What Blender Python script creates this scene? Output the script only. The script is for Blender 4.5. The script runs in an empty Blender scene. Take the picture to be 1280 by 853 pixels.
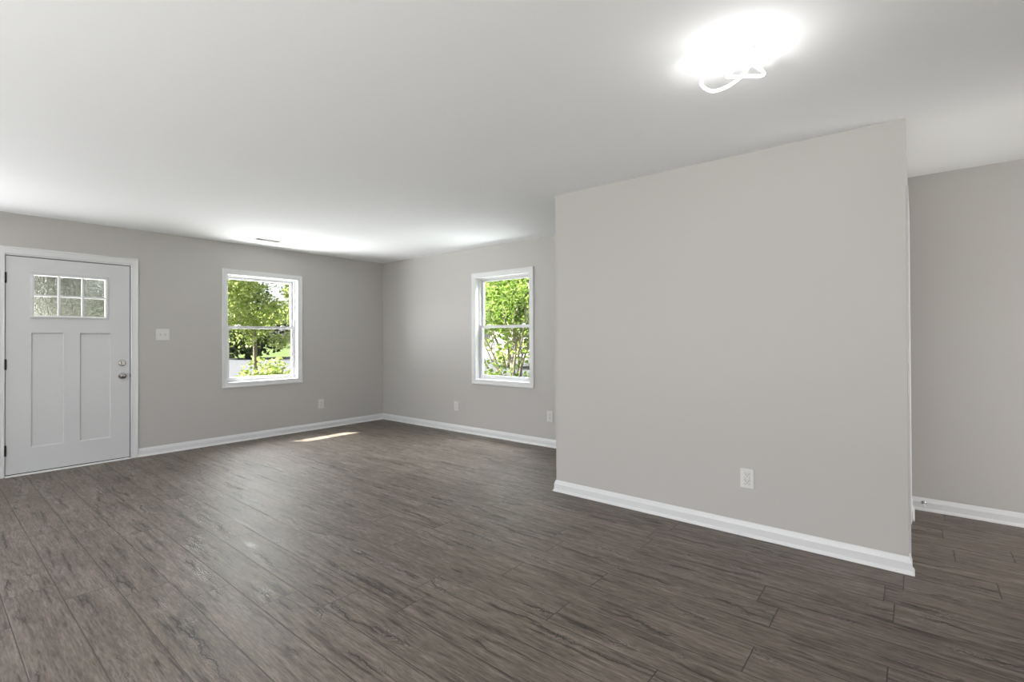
import bpy, bmesh, math, random
from mathutils import Vector, Matrix
S = bpy.context.scene
C = S.collection

# ------------------------------------------------------------------ camera
cam_d = bpy.data.cameras.new('camera')
cam = bpy.data.objects.new('camera', cam_d)
C.objects.link(cam)
F = Vector((-0.63453425, 0.77287015, 0.00616569))
R = Vector((0.77286397, 0.63455999, -0.00386208))
U = Vector((0.00689739, -0.00231461, 0.99997353))
m3 = Matrix((R, U, -F)).transposed()
cam.matrix_world = Matrix.Translation((0, 0, 1.2673)) @ m3.to_4x4()
cam_d.sensor_width = 36.0
cam_d.lens = 36.0 * 612.7426 / 1280.0
cam_d.shift_y = -(426.5 - 418.4531) / 1280.0
cam_d.clip_start = 0.05
cam_d.clip_end = 500
S.camera = cam

# ------------------------------------------------------------------ light and exposure
S.view_settings.view_transform = 'Standard'
S.view_settings.look = 'None'
S.view_settings.gamma = 1.0
S.view_settings.use_curve_mapping = False
S.view_settings.exposure = 0.0

SKY = 0.35
SUN = 38.0
REAR = 122.0  # added fill lamp behind the camera
SIDE = 76.0
LAMP = 6.0
PORCH_FILL_UP = 390.0     # added fill lamp below the window sill, shining up into the room
PORCH_FILL_DOWN = 235.0    # added fill lamp hidden under the porch roof
BACK_FILL = 340.0      # added fill lamp outside, above the back window
LAMP_POINT = 3.2
FRONT_FILL = 430.0    # added fill lamp outdoors, left of the window's view
GARDEN_FILL = 200.0    # added fill lamp low outside the back window
LEFT_FILL = 68.0      # added fill lamp in an unseen opening along the left wall

W = bpy.data.worlds.new('world')
S.world = W
W.use_nodes = True
nt = W.node_tree
nt.nodes.clear()
out = nt.nodes.new('ShaderNodeOutputWorld')
bg = nt.nodes.new('ShaderNodeBackground')
sky = nt.nodes.new('ShaderNodeTexSky')
sky.sky_type = 'NISHITA'
sky.sun_disc = False
sky.sun_elevation = math.radians(42)
sky.sun_rotation = math.radians(225)
sky.air_density = 1.0
sky.dust_density = 3.0
hsv = nt.nodes.new('ShaderNodeHueSaturation')
hsv.inputs['Saturation'].default_value = 0.35
nt.links.new(sky.outputs[0], hsv.inputs['Color'])
nt.links.new(hsv.outputs[0], bg.inputs[0])
bg.inputs[1].default_value = SKY
nt.links.new(bg.outputs[0], out.inputs[0])


def light(name, kind, loc, d, energy, color=(1, 1, 1), **kw):
    l = bpy.data.lights.new(name, kind)
    l.energy = energy
    l.color = color
    for k, v in kw.items():
        setattr(l, k, v)
    o = bpy.data.objects.new(name, l)
    C.objects.link(o)
    o.location = loc
    o.rotation_euler = Vector(d).to_track_quat('-Z', 'Y').to_euler()
    return o


light('sun', 'SUN', (-20, -20, 25), (0.69, 0.54, -1.0), SUN, (1.0, 0.97, 0.91), angle=0.006)
# unseen fill lamps added behind the camera and at left; passage light at right
COOL = (0.96, 0.98, 1.0)
light('rear_fill', 'AREA', (-1.1, -2.25, 1.25), (-0.3, 1, 0.55), REAR, COOL, shape='RECTANGLE', size=4.6, size_y=2.0)
light('daylight_right', 'AREA', (3.15, 3.9, 1.0), (-1, 0, 0.05), SIDE, (1.0, 0.97, 0.94), shape='RECTANGLE', size=1.5, size_y=1.3)
light('left_fill', 'AREA', (-6.55, -0.9, 1.4), (1, 0, 0.8), LEFT_FILL, COOL, shape='RECTANGLE', size=1.0, size_y=1.3)
# outdoors: hidden area lamps added to brighten the room through the windows
light('porch_fill_up', 'AREA', (-8.3, 2.85, -0.10), (0.0, 0, 1), PORCH_FILL_UP, COOL, shape='RECTANGLE', size=2.2, size_y=2.4)
light('porch_fill_down', 'AREA', (-7.1, 2.85, 2.45), (0.9, 0, -1.0), PORCH_FILL_DOWN, COOL, shape='RECTANGLE', size=0.8, size_y=1.6)
light('front_fill', 'AREA', (-8.6, 0.4, 0.42), (0.75, 0.68, 0.25), FRONT_FILL, COOL, shape='RECTANGLE', size=2.6, size_y=1.1)
light('back_fill', 'AREA', (-4.0, 5.4, 3.0), (0, -1.0, -1.0), BACK_FILL, COOL, shape='RECTANGLE', size=1.6, size_y=1.0)
light('garden_fill', 'AREA', (-4.0, 6.5, -0.20), (0, 0, 1), GARDEN_FILL, COOL, shape='RECTANGLE', size=2.4, size_y=2.0)

# ------------------------------------------------------------------ helpers
H = 2.44
XA, YB, YP, XL, XR = -6.448, 4.662, 3.366, -2.2945, -0.0308
YREAR, XRIGHT, XHALL = -2.2, 1.3, 3.1


def mat(name, col, rough=0.5, metal=0.0, spec=0.5, emit=None, estr=0.0):
    m = bpy.data.materials.new(name)
    m.use_nodes = True
    b = m.node_tree.nodes['Principled BSDF']
    b.inputs['Base Color'].default_value = (*col, 1)
    b.inputs['Roughness'].default_value = rough
    b.inputs['Metallic'].default_value = metal
    b.inputs['Specular IOR Level'].default_value = spec
    if emit:
        b.inputs['Emission Color'].default_value = (*emit, 1)
        b.inputs['Emission Strength'].default_value = estr
    return m


def N(m, t, **kw):
    n = m.node_tree.nodes.new(t)
    for k, v in kw.items():
        setattr(n, k, v)
    return n


def L(m, a, b):
    m.node_tree.links.new(a, b)


def bump_noise(m, scale, dist, strength=0.3, detail=4):
    tc = N(m, 'ShaderNodeTexCoord')
    n = N(m, 'ShaderNodeTexNoise')
    n.inputs['Scale'].default_value = scale
    n.inputs['Detail'].default_value = detail
    L(m, tc.outputs['Object'], n.inputs['Vector'])
    b = N(m, 'ShaderNodeBump')
    b.inputs['Strength'].default_value = strength
    b.inputs['Distance'].default_value = dist
    L(m, n.outputs['Fac'], b.inputs['Height'])
    L(m, b.outputs[0], m.node_tree.nodes['Principled BSDF'].inputs['Normal'])
    return n


M = {}
M['paint'] = mat('greige_paint', (0.475, 0.459, 0.446), 0.62, spec=0.3)
bump_noise(M['paint'], 260, 0.0006, 0.25)
M['ceil'] = mat('ceiling_paint', (0.86, 0.87, 0.885), 0.9, spec=0.1)
bump_noise(M['ceil'], 180, 0.0008, 0.25)
M['trim'] = mat('white_trim_paint', (0.67, 0.675, 0.685), 0.35)
bump_noise(M['trim'], 90, 0.0002, 0.15)
M['door'] = mat('white_door_paint', (0.60, 0.605, 0.615), 0.4)
bump_noise(M['door'], 120, 0.0002, 0.15)
M['vinyl'] = mat('white_vinyl', (0.62, 0.62, 0.63), 0.35)
bump_noise(M['vinyl'], 150, 0.0001, 0.1)
M['plastic'] = mat('white_plastic', (0.64, 0.635, 0.625), 0.3)
bump_noise(M['plastic'], 300, 0.0001, 0.1)
M['dark'] = mat('dark_slot', (0.02, 0.02, 0.02), 0.6)
bump_noise(M['dark'], 300, 0.0001, 0.1)
M['black'] = mat('black_hinge_metal', (0.012, 0.012, 0.012), 0.4, 0.6)
bump_noise(M['black'], 300, 0.0001, 0.1)
M['nickel'] = mat('polished_nickel', (0.36, 0.35, 0.34), 0.22, 1.0)
bump_noise(M['nickel'], 200, 0.0001, 0.05)
M['alum'] = mat('aluminium', (0.86, 0.86, 0.86), 0.4, 0.2)
bump_noise(M['alum'], 200, 0.0001, 0.1)
M['rubber'] = mat('dark_rubber', (0.02, 0.02, 0.022), 0.7)
bump_noise(M['rubber'], 300, 0.0002, 0.1)
M['led'] = mat('led_diffuser', (0.9, 0.9, 0.9), 0.4, emit=(1.0, 0.985, 0.96), estr=LAMP)
M['fixture'] = mat('white_fixture_metal', (0.85, 0.85, 0.85), 0.35)
bump_noise(M['fixture'], 200, 0.0001, 0.1)


def pane_mat(name, tint=(1, 1, 1)):
    m = bpy.data.materials.new(name)
    m.use_nodes = True
    t = m.node_tree
    t.nodes.clear()
    o = N(m, 'ShaderNodeOutputMaterial')
    tr = N(m, 'ShaderNodeBsdfTransparent')
    tr.inputs[0].default_value = (*tint, 1)
    gl = N(m, 'ShaderNodeBsdfGlossy')
    gl.inputs['Roughness'].default_value = 0.02
    fr = N(m, 'ShaderNodeLayerWeight')
    fr.inputs['Blend'].default_value = 0.5
    pw = N(m, 'ShaderNodeMath', operation='POWER')
    pw.inputs[1].default_value = 5.0
    L(m, fr.outputs['Facing'], pw.inputs[0])
    ma = N(m, 'ShaderNodeMath', operation='MULTIPLY_ADD')
    ma.inputs[1].default_value = 0.6
    ma.inputs[2].default_value = 0.03
    L(m, pw.outputs[0], ma.inputs[0])
    mx = N(m, 'ShaderNodeMixShader')
    L(m, ma.outputs[0], mx.inputs[0])
    L(m, tr.outputs[0], mx.inputs[1])
    L(m, gl.outputs[0], mx.inputs[2])
    L(m, mx.outputs[0], o.inputs[0])
    return m


M['glass'] = pane_mat('window_glass', (0.97, 0.98, 0.975))
g = bpy.data.materials.new('rain_glass')
g.use_nodes = True
g.node_tree.nodes.clear()
go = N(g, 'ShaderNodeOutputMaterial')
gr = N(g, 'ShaderNodeBsdfRefraction')
gr.inputs['IOR'].default_value = 1.4
gr.inputs['Roughness'].default_value = 0.0
gg = N(g, 'ShaderNodeBsdfGlossy')
gg.inputs['Roughness'].default_value = 0.1
gm = N(g, 'ShaderNodeMixShader')
gm.inputs[0].default_value = 0.08
gn = N(g, 'ShaderNodeTexNoise')
gn.inputs['Scale'].default_value = 30
gn.inputs['Detail'].default_value = 2
gn.inputs['Distortion'].default_value = 1.2
gc = N(g, 'ShaderNodeTexCoord')
gb = N(g, 'ShaderNodeBump')
gb.inputs['Strength'].default_value = 1.0
gb.inputs['Distance'].default_value = 0.004
L(g, gc.outputs['Object'], gn.inputs['Vector'])
L(g, gn.outputs['Fac'], gb.inputs['Height'])
L(g, gb.outputs[0], gr.inputs['Normal'])
L(g, gb.outputs[0], gg.inputs['Normal'])
L(g, gr.outputs[0], gm.inputs[1])
L(g, gg.outputs[0], gm.inputs[2])
L(g, gm.outputs[0], go.inputs[0])
M['rainglass'] = g

sc = bpy.data.materials.new('insect_screen')
sc.use_nodes = True
sc.node_tree.nodes.clear()
so = N(sc, 'ShaderNodeOutputMaterial')
st = N(sc, 'ShaderNodeBsdfTransparent')
sd = N(sc, 'ShaderNodeBsdfDiffuse')
sd.inputs[0].default_value = (0.62, 0.64, 0.66, 1)
sl = N(sc, 'ShaderNodeBsdfTranslucent')
sl.inputs[0].default_value = (0.62, 0.64, 0.66, 1)
sa = N(sc, 'ShaderNodeMixShader')
sm = N(sc, 'ShaderNodeMixShader')
sm.inputs[0].default_value = 0.22
L(sc, sd.outputs[0], sa.inputs[1])
L(sc, sl.outputs[0], sa.inputs[2])
L(sc, st.outputs[0], sm.inputs[1])
L(sc, sa.outputs[0], sm.inputs[2])
L(sc, sm.outputs[0], so.inputs[0])
M['screen'] = sc


def obj(name, bm, material, parent=None, smooth=False, recalc=True):
    if recalc:
        bmesh.ops.recalc_face_normals(bm, faces=bm.faces)
    me = bpy.data.meshes.new(name)
    bm.to_mesh(me)
    bm.free()
    if material:
        me.materials.append(material)
    if smooth:
        for p in me.polygons:
            p.use_smooth = True
    o = bpy.data.objects.new(name, me)
    C.objects.link(o)
    if parent:
        o.parent = parent
        o.matrix_parent_inverse = Matrix.Translation(parent.location).inverted()
    return o


def empty(name, loc=(0, 0, 0)):
    o = bpy.data.objects.new(name, None)
    o.empty_display_size = 0.05
    C.objects.link(o)
    o.location = loc
    return o


def thing(o, label, cat, group=None):
    o['label'] = label
    o['category'] = cat
    if group:
        o['group'] = group
    return o


def structure(o, label=None, cat=None):
    o['kind'] = 'structure'
    if label:
        o['label'] = label
        o['category'] = cat
    return o


# wall frames: (u along wall, v up, d out of the wall into the room) -> world
def MA(u, v, d): return Vector((XA + d, u, v))
def MB(u, v, d): return Vector((u, YB - d, v))
def MP(u, v, d): return Vector((u, YP - d, v))
def MR(u, v, d): return Vector((XR + d, u, v))
def MC(u, v, d): return Vector((u, v, H - d))
def MW(u, v, d): return Vector((u, v, d))


def box(bm, f, u0, u1, v0, v1, d0, d1, bev=0.0):
    vs = [bm.verts.new(f(u, v, d)) for u in (u0, u1) for v in (v0, v1) for d in (d0, d1)]
    fs = []
    for q in ((0, 1, 3, 2), (4, 6, 7, 5), (0, 4, 5, 1), (2, 3, 7, 6), (0, 2, 6, 4), (1, 5, 7, 3)):
        fs.append(bm.faces.new([vs[i] for i in q]))
    if bev > 0:
        es = list({e for x in fs for e in x.edges})
        bmesh.ops.bevel(bm, geom=es, offset=bev, segments=2, affect='EDGES', profile=0.5)


def grid_slab(bm, f, us, vs_, hole, d0, d1):
    """slab with rectangular holes: hole(uc, vc) -> True leaves a cell open"""
    us = sorted(set(us)); vs_ = sorted(set(vs_))
    cache = {}
    def vt(i, j, d):
        k = (i, j, d)
        if k not in cache:
            cache[k] = bm.verts.new(f(us[i], vs_[j], d))
        return cache[k]
    solid = {}
    for i in range(len(us) - 1):
        for j in range(len(vs_) - 1):
            solid[i, j] = not hole((us[i] + us[i + 1]) / 2, (vs_[j] + vs_[j + 1]) / 2)
    for (i, j), s in solid.items():
        if not s:
            continue
        for d in (d0, d1):
            bm.faces.new([vt(i, j, d), vt(i + 1, j, d), vt(i + 1, j + 1, d), vt(i, j + 1, d)])
        for (di, dj, a, b) in ((-1, 0, (i, j), (i, j + 1)), (1, 0, (i + 1, j), (i + 1, j + 1)), (0, -1, (i, j), (i + 1, j)), (0, 1, (i, j + 1), (i + 1, j + 1))):
            if not solid.get((i + di, j + dj), False):
                bm.faces.new([vt(*a, d0), vt(*b, d0), vt(*b, d1), vt(*a, d1)])


def rect_sweep(bm, f, u0, u1, v0, v1, prof, sides='LTRB'):
    """picture-frame casing; prof = [(offset inward, depth)...]; open at the bottom when sides == 'LTR'"""
    if sides == 'LTRB':
        cs = [(u0, v0, 1, 1), (u0, v1, 1, -1), (u1, v1, -1, -1), (u1, v0, -1, 1)]
        pairs = [(0, 1), (1, 2), (2, 3), (3, 0)]
    else:
        cs = [(u0, v0, 1, 0), (u0, v1, 1, -1), (u1, v1, -1, -1), (u1, v0, -1, 0)]
        pairs = [(0, 1), (1, 2), (2, 3)]
    rings = [[bm.verts.new(f(u + du * o, v + dv * o, d)) for o, d in prof] for u, v, du, dv in cs]
    n = len(prof)
    for a, b in pairs:
        for k in range(n):
            bm.faces.new([rings[a][k], rings[a][(k + 1) % n], rings[b][(k + 1) % n], rings[b][k]])
    if sides != 'LTRB':
        bm.faces.new(rings[0]); bm.faces.new(rings[3])


def path_sweep(bm, pts, prof, side=1, closed=False):
    """horizontal moulding: pts plan polyline, prof = [(t away from wall, z)...]; side=+1 protrudes to the left of travel"""
    n = len(pts)
    P = [Vector((p[0], p[1])) for p in pts]
    rings = []
    for i in range(n):
        d0 = (P[i] - P[i - 1]).normalized() if i > 0 else None
        d1 = (P[i + 1] - P[i]).normalized() if i < n - 1 else None
        n0 = Vector((-d0.y, d0.x)) * side if d0 else None
        n1 = Vector((-d1.y, d1.x)) * side if d1 else None
        if n0 and n1:
            o = (n0 + n1) / (1 + n0.dot(n1))
        else:
            o = n0 or n1
        rings.append([bm.verts.new((P[i].x + o.x * t, P[i].y + o.y * t, z)) for t, z in prof])
    k = len(prof)
    for i in range(n - 1):
        for j in range(k):
            bm.faces.new([rings[i][j], rings[i][(j + 1) % k], rings[i + 1][(j + 1) % k], rings[i + 1][j]])
    bm.faces.new(rings[0]); bm.faces.new(rings[-1])


def lathe(bm, origin, axis, prof, seg=32):
    """prof = [(distance along axis, radius)...]"""
    a = Vector(axis).normalized()
    e1 = a.orthogonal().normalized(); e2 = a.cross(e1)
    rings = []
    for t, r in prof:
        if r < 1e-6:
            rings.append([bm.verts.new(Vector(origin) + a * t)])
        else:
            rings.append([bm.verts.new(Vector(origin) + a * t + (e1 * math.cos(2 * math.pi * k / seg) + e2 * math.sin(2 * math.pi * k / seg)) * r) for k in range(seg)])
    for x, y in zip(rings, rings[1:]):
        for k in range(seg):
            k2 = (k + 1) % seg
            if len(x) == 1 and len(y) == 1:
                continue
            if len(x) == 1:
                bm.faces.new([x[0], y[k], y[k2]])
            elif len(y) == 1:
                bm.faces.new([x[k], x[k2], y[0]])
            else:
                bm.faces.new([x[k], x[k2], y[k2], y[k]])
    for r in (rings[0], rings[-1]):
        if len(r) > 2:
            bm.faces.new(r)


def tube(bm, pts, rad, seg=8, closed=False, caps=True):
    """pts list of Vectors; rad float or list"""
    n = len(pts)
    rings = []
    prev = None
    for i in range(n):
        if closed:
            t = (pts[(i + 1) % n] - pts[i - 1]).normalized()
        else:
            t = (pts[min(i + 1, n - 1)] - pts[max(i - 1, 0)]).normalized()
        if prev is None:
            e1 = t.orthogonal().normalized()
        else:
            e1 = (prev - t * prev.dot(t)).normalized()
        prev = e1
        e2 = t.cross(e1)
        r = rad[i] if isinstance(rad, (list, tuple)) else rad
        rings.append([bm.verts.new(pts[i] + (e1 * math.cos(2 * math.pi * k / seg) + e2 * math.sin(2 * math.pi * k / seg)) * r) for k in range(seg)])
    rng = range(n) if closed else range(n - 1)
    for i in rng:
        a, b = rings[i], rings[(i + 1) % n]
        off = 0
        if closed and i == n - 1:
            off = min(range(seg), key=lambda s: sum((a[k].co - b[(k + s) % seg].co).length for k in range(seg)))
        for k in range(seg):
            bm.faces.new([a[k], a[(k + 1) % seg], b[(k + 1 + off) % seg], b[(k + off) % seg]])
    if not closed and caps:
        bm.faces.new(rings[0]); bm.faces.new(rings[-1])


def catmull(pts, sub, closed=True):
    P = [Vector(p) for p in pts]
    n = len(P)
    o = []
    for i in range(n if closed else n - 1):
        if closed:
            a, b, c, d = P[i - 1], P[i], P[(i + 1) % n], P[(i + 2) % n]
        else:
            a, b, c, d = P[max(i - 1, 0)], P[i], P[i + 1], P[min(i + 2, n - 1)]
        for s in range(sub):
            t = s / sub
            o.append(0.5 * ((2 * b) + (c - a) * t + (2 * a - 5 * b + 4 * c - d) * t * t + (3 * b - a - 3 * c + d) * t ** 3))
    if not closed:
        o.append(P[-1])
    return o


# ------------------------------------------------------------------ floor: wood-look planks, one mesh
PW, PL = 0.1905, 1.195
rnd = random.Random(7)
ends = {0: -3.43, 1: -3.20, 2: -3.01, 3: -2.74, 4: -2.40, 5: -2.167, 6: -1.858}
fm = bpy.data.meshes.new('floor')
fv, ff, fuv, fcol = [], [], [], []
FX0, FX1, FY0, FY1 = XA - 0.05, XHALL, YREAR, YB
k0 = math.floor((FY0 - 0.272) / PW)
k1 = math.ceil((FY1 - 0.272) / PW)
for k in range(k0, k1):
    ya, yb = 0.272 + k * PW, 0.272 + (k + 1) * PW
    c0, c1 = max(ya, FY0), min(yb, FY1)
    e = ends.get(k, rnd.uniform(0, PL))
    x = e - PL * math.ceil((e - FX0) / PL)
    while x < FX1:
        xa, xb = max(x, FX0), min(x + PL, FX1)
        if xb > xa + 1e-4:
            i = len(fv)
            fv += [(xa, c0, 0), (xb, c0, 0), (xb, c1, 0), (xa, c1, 0)]
            ff.append((i, i + 1, i + 2, i + 3))
            fuv += [(xa - x, c0 - ya), (xb - x, c0 - ya), (xb - x, c1 - ya), (xa - x, c1 - ya)]
            fcol.append((rnd.random(), rnd.random(), rnd.random(), 1))
        x += PL
fm.from_pydata(fv, [], ff)
uvl = fm.uv_layers.new(name='plank_uv')
for i, uv in enumerate(fuv):
    uvl.data[i].uv = uv
ca = fm.color_attributes.new('plank_id', 'FLOAT_COLOR', 'CORNER')
for p in fm.polygons:
    for li in p.loop_indices:
        ca.data[li].color = fcol[p.index]
floor = bpy.data.objects.new('floor', fm)
C.objects.link(floor)
structure(floor)

fmat = mat('grey_oak_planks', (0.15, 0.13, 0.115), 0.4)
M['floor'] = fmat
pb = fmat.node_tree.nodes['Principled BSDF']


def math_n(m, op, a, b=None, c=None, clamp=False):
    n = N(m, 'ShaderNodeMath', operation=op)
    n.use_clamp = clamp
    for i, v in enumerate((a, b, c)):
        if v is None:
            continue
        if isinstance(v, (int, float)):
            n.inputs[i].default_value = v
        else:
            L(m, v, n.inputs[i])
    return n.outputs[0]


def mapr(m, v, a, b, c, d, interp='LINEAR'):
    n = N(m, 'ShaderNodeMapRange', interpolation_type=interp)
    L(m, v, n.inputs['Value'])
    for k, x in zip(('From Min', 'From Max', 'To Min', 'To Max'), (a, b, c, d)):
        n.inputs[k].default_value = x
    return n.outputs['Result']


def noise(m, vec, scale, detail=2, rough=0.5, dist=0.0):
    n = N(m, 'ShaderNodeTexNoise')
    n.inputs['Scale'].default_value = scale
    n.inputs['Detail'].default_value = detail
    n.inputs['Roughness'].default_value = rough
    n.inputs['Distortion'].default_value = dist
    L(m, vec, n.inputs['Vector'])
    return n.outputs['Fac']


uvn = N(fmat, 'ShaderNodeUVMap', uv_map='plank_uv')
idn = N(fmat, 'ShaderNodeVertexColor', layer_name='plank_id')
sep = N(fmat, 'ShaderNodeSeparateXYZ'); L(fmat, uvn.outputs[0], sep.inputs[0])
sid = N(fmat, 'ShaderNodeSeparateColor'); L(fmat, idn.outputs[0], sid.inputs[0])
u, v = sep.outputs[0], sep.outputs[1]
r1, r2, r3 = sid.outputs[0], sid.outputs[1], sid.outputs[2]
uo = math_n(fmat, 'MULTIPLY_ADD', r1, 37.0, u)
vo = math_n(fmat, 'MULTIPLY_ADD', r2, 23.0, v)


def vec(su, sv, z=None):
    c = N(fmat, 'ShaderNodeCombineXYZ')
    L(fmat, math_n(fmat, 'MULTIPLY', uo, su), c.inputs[0])
    L(fmat, math_n(fmat, 'MULTIPLY', vo, sv), c.inputs[1])
    if z is not None:
        L(fmat, z, c.inputs[2])
    return c.outputs[0]


broad = noise(fmat, vec(2.2, 8, r3), 1.0, 3, 0.55, 0.3)
streak = noise(fmat, vec(3.4, 40, r3), 1.0, 4, 0.6, 0.5)
fine = noise(fmat, vec(16, 150, r3), 1.0, 3, 0.6)
# long crisp cracks that wander along each plank
def n1(su, z, detail):
    c = N(fmat, 'ShaderNodeCombineXYZ')
    L(fmat, math_n(fmat, 'MULTIPLY', uo, su), c.inputs[0])
    L(fmat, z, c.inputs[1])
    return noise(fmat, c.outputs[0], 1.0, detail, 0.6)


def crack_line(base, za, zb, on):
    wig = math_n(fmat, 'MULTIPLY_ADD', n1(3.2, za, 5), 0.16, -0.08)
    c0 = mapr(fmat, base, 0, 1, 0.035, 0.155)
    d = math_n(fmat, 'ABSOLUTE', math_n(fmat, 'SUBTRACT', v, math_n(fmat, 'ADD', c0, wig)))
    m = mapr(fmat, n1(2.3, zb, 1.5), on, on + 0.10, 0.0, 1.0)
    wd = math_n(fmat, 'MULTIPLY', m, 0.0035)
    hard = math_n(fmat, 'LESS_THAN', d, wd)
    soft = math_n(fmat, 'MULTIPLY', mapr(fmat, d, 0.0, 0.022, 1.0, 0.0), m)
    near = math_n(fmat, 'MULTIPLY', mapr(fmat, d, 0.012, 0.050, 1.0, 0.0), mapr(fmat, n1(2.3, zb, 1.5), on - 0.04, on + 0.04, 0.0, 1.0))
    return hard, soft, near


r4 = math_n(fmat, 'FRACT', math_n(fmat, 'MULTIPLY', r1, 17.31))
z1 = math_n(fmat, 'MULTIPLY', r3, 41.0)
z2 = math_n(fmat, 'MULTIPLY', r2, 29.0)
z3 = math_n(fmat, 'MULTIPLY', r4, 53.0)
h1, s1, n_1 = crack_line(r2, z1, z2, 0.50)
h2, s2, n_2 = crack_line(r4, z3, z1, 0.56)
crack = math_n(fmat, 'MAXIMUM', h1, h2)
crack_soft = math_n(fmat, 'MAXIMUM', s1, s2)
# carved ring figure in patches beside the cracks
field = noise(fmat, vec(5.0, 16, r3), 1.0, 2.5, 0.5, 0.8)
rings = math_n(fmat, 'SINE', math_n(fmat, 'MULTIPLY', field, 110.0))
ringm = math_n(fmat, 'MULTIPLY', math_n(fmat, 'MAXIMUM', n_1, n_2), mapr(fmat, noise(fmat, vec(4.0, 10, r1), 1.0, 2), 0.46, 0.58, 0.0, 1.0))
rings_f = math_n(fmat, 'MULTIPLY', rings, ringm)
# plank joints
gv = math_n(fmat, 'MINIMUM', v, math_n(fmat, 'SUBTRACT', PW, v))
gu = math_n(fmat, 'MINIMUM', u, math_n(fmat, 'SUBTRACT', PL, u))
gd = math_n(fmat, 'MINIMUM', gv, gu)
joint = mapr(fmat, gd, 0.0012, 0.0034, 1.0, 0.0)

tone = math_n(fmat, 'MULTIPLY_ADD', broad, 0.42, -0.21)
tone = math_n(fmat, 'ADD', tone, mapr(fmat, r2, 0, 1, -0.04, 0.04))
tone = math_n(fmat, 'ADD', tone, math_n(fmat, 'MULTIPLY_ADD', streak, 0.95, -0.475))
tone = math_n(fmat, 'ADD', tone, math_n(fmat, 'MULTIPLY_ADD', fine, 1.0, -0.5))
tone = math_n(fmat, 'MULTIPLY_ADD', rings_f, 0.20, tone)
tone = math_n(fmat, 'MULTIPLY_ADD', crack_soft, -0.22, tone)
dstk = mapr(fmat, noise(fmat, vec(2.4, 40, r2), 1.0, 3, 0.55, 0.5), 0.32, 0.44, 1.0, 0.0)
tone = math_n(fmat, 'MULTIPLY_ADD', dstk, -0.29, tone)
tone = math_n(fmat, 'ADD', tone, 0.52, clamp=True)
cr = N(fmat, 'ShaderNodeValToRGB')
cr.color_ramp.elements[0].position = 0.08
cr.color_ramp.elements[0].color = (0.028, 0.021, 0.015, 1)
cr.color_ramp.elements[1].position = 0.92
cr.color_ramp.elements[1].color = (0.262, 0.224, 0.193, 1)
el = cr.color_ramp.elements.new(0.5)
el.color = (0.134, 0.108, 0.088, 1)
L(fmat, tone, cr.inputs[0])
dk = math_n(fmat, 'MAXIMUM', math_n(fmat, 'MULTIPLY', crack, 0.95), math_n(fmat, 'MULTIPLY', joint, 0.82))
mx = N(fmat, 'ShaderNodeMix', data_type='RGBA')
L(fmat, dk, mx.inputs['Factor'])
L(fmat, cr.outputs[0], mx.inputs['A'])
mx.inputs['B'].default_value = (0.018, 0.015, 0.013, 1)
L(fmat, mx.outputs['Result'], pb.inputs['Base Color'])
rough = mapr(fmat, streak, 0.2, 0.8, 0.42, 0.60)
rough = math_n(fmat, 'MULTIPLY_ADD', ringm, -0.14, rough)
L(fmat, rough, pb.inputs['Roughness'])
pb.inputs['Specular IOR Level'].default_value = 0.5
hgt = math_n(fmat, 'MULTIPLY_ADD', fine, 0.35, math_n(fmat, 'MULTIPLY', streak, 0.35))
hgt = math_n(fmat, 'MULTIPLY_ADD', rings_f, 0.95, hgt)
hgt = math_n(fmat, 'MULTIPLY_ADD', dk, -1.2, hgt)
bp = N(fmat, 'ShaderNodeBump')
bp.inputs['Strength'].default_value = 0.45
bp.inputs['Distance'].default_value = 0.0016
L(fmat, hgt, bp.inputs['Height'])
L(fmat, bp.outputs[0], pb.inputs['Normal'])
fm.materials.append(fmat)

# ------------------------------------------------------------------ room shell
bm = bmesh.new(); box(bm, MW, XA - 0.15, XHALL + 0.15, YREAR - 0.15, YB + 0.15, H, H + 0.12)
structure(obj('ceiling', bm, M['ceil']))

WA = (2.345, 3.347, 0.667, 2.117)      # casing outer, window on the left wall
WB = (-4.505, -3.489, 0.662, 2.112)    # casing outer, window on the back wall
CW = 0.066
DO = (0.500, 1.478, 2.072)             # rough opening of the front door


def in_r(u, v, r): return r[0] < u < r[1] and r[2] < v < r[3]


HA = (WA[0] + CW - 0.012, WA[1] - CW + 0.012, WA[2] + CW - 0.012, WA[3] - CW + 0.012)
HB = (WB[0] + CW - 0.012, WB[1] - CW + 0.012, WB[2] + CW - 0.012, WB[3] - CW + 0.012)
HL = (-1.4, -0.4, 0.75, 2.05)
HD = (DO[0], DO[1], -0.5, DO[2])
bm = bmesh.new()
grid_slab(bm, MA, [YREAR - 0.15, *HA[:2], *HL[:2], *HD[:2], YB + 0.15], [-0.5, 0.0, *HA[2:], *HL[2:], HD[3], H], lambda u, v: in_r(u, v, HA) or in_r(u, v, HD) or in_r(u, v, HL), -0.15, 0)
structure(obj('wall_left', bm, M['paint']))
bm = bmesh.new()
grid_slab(bm, MB, [XA, *HB[:2], XHALL], [-0.5, *HB[2:], H], lambda u, v: in_r(u, v, HB), -0.15, 0)
structure(obj('wall_back', bm, M['paint']))
HRR = (-3.5, 1.25, 0.25, 2.25)
bm = bmesh.new()
grid_slab(bm, lambda u, v, d: Vector((u, YREAR + d, v)), [XA, *HRR[:2], XHALL], [-0.1, *HRR[2:], H], lambda u, v: in_r(u, v, HRR), -0.15, 0)
structure(obj('wall_rear', bm, M['paint']))
HRS = (3.40, 4.50, -0.2, 2.05)
bm = bmesh.new()
grid_slab(bm, lambda u, v, d: Vector((XRIGHT - d, u, v)), [YREAR, *HRS[:2], YB], [0, HRS[3], H], lambda u, v: in_r(u, v, HRS), -0.12, 0)
structure(obj('wall_right', bm, M['paint']))
HRH = (3.15, 4.65, 0.35, 1.65)
bm = bmesh.new()
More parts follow.
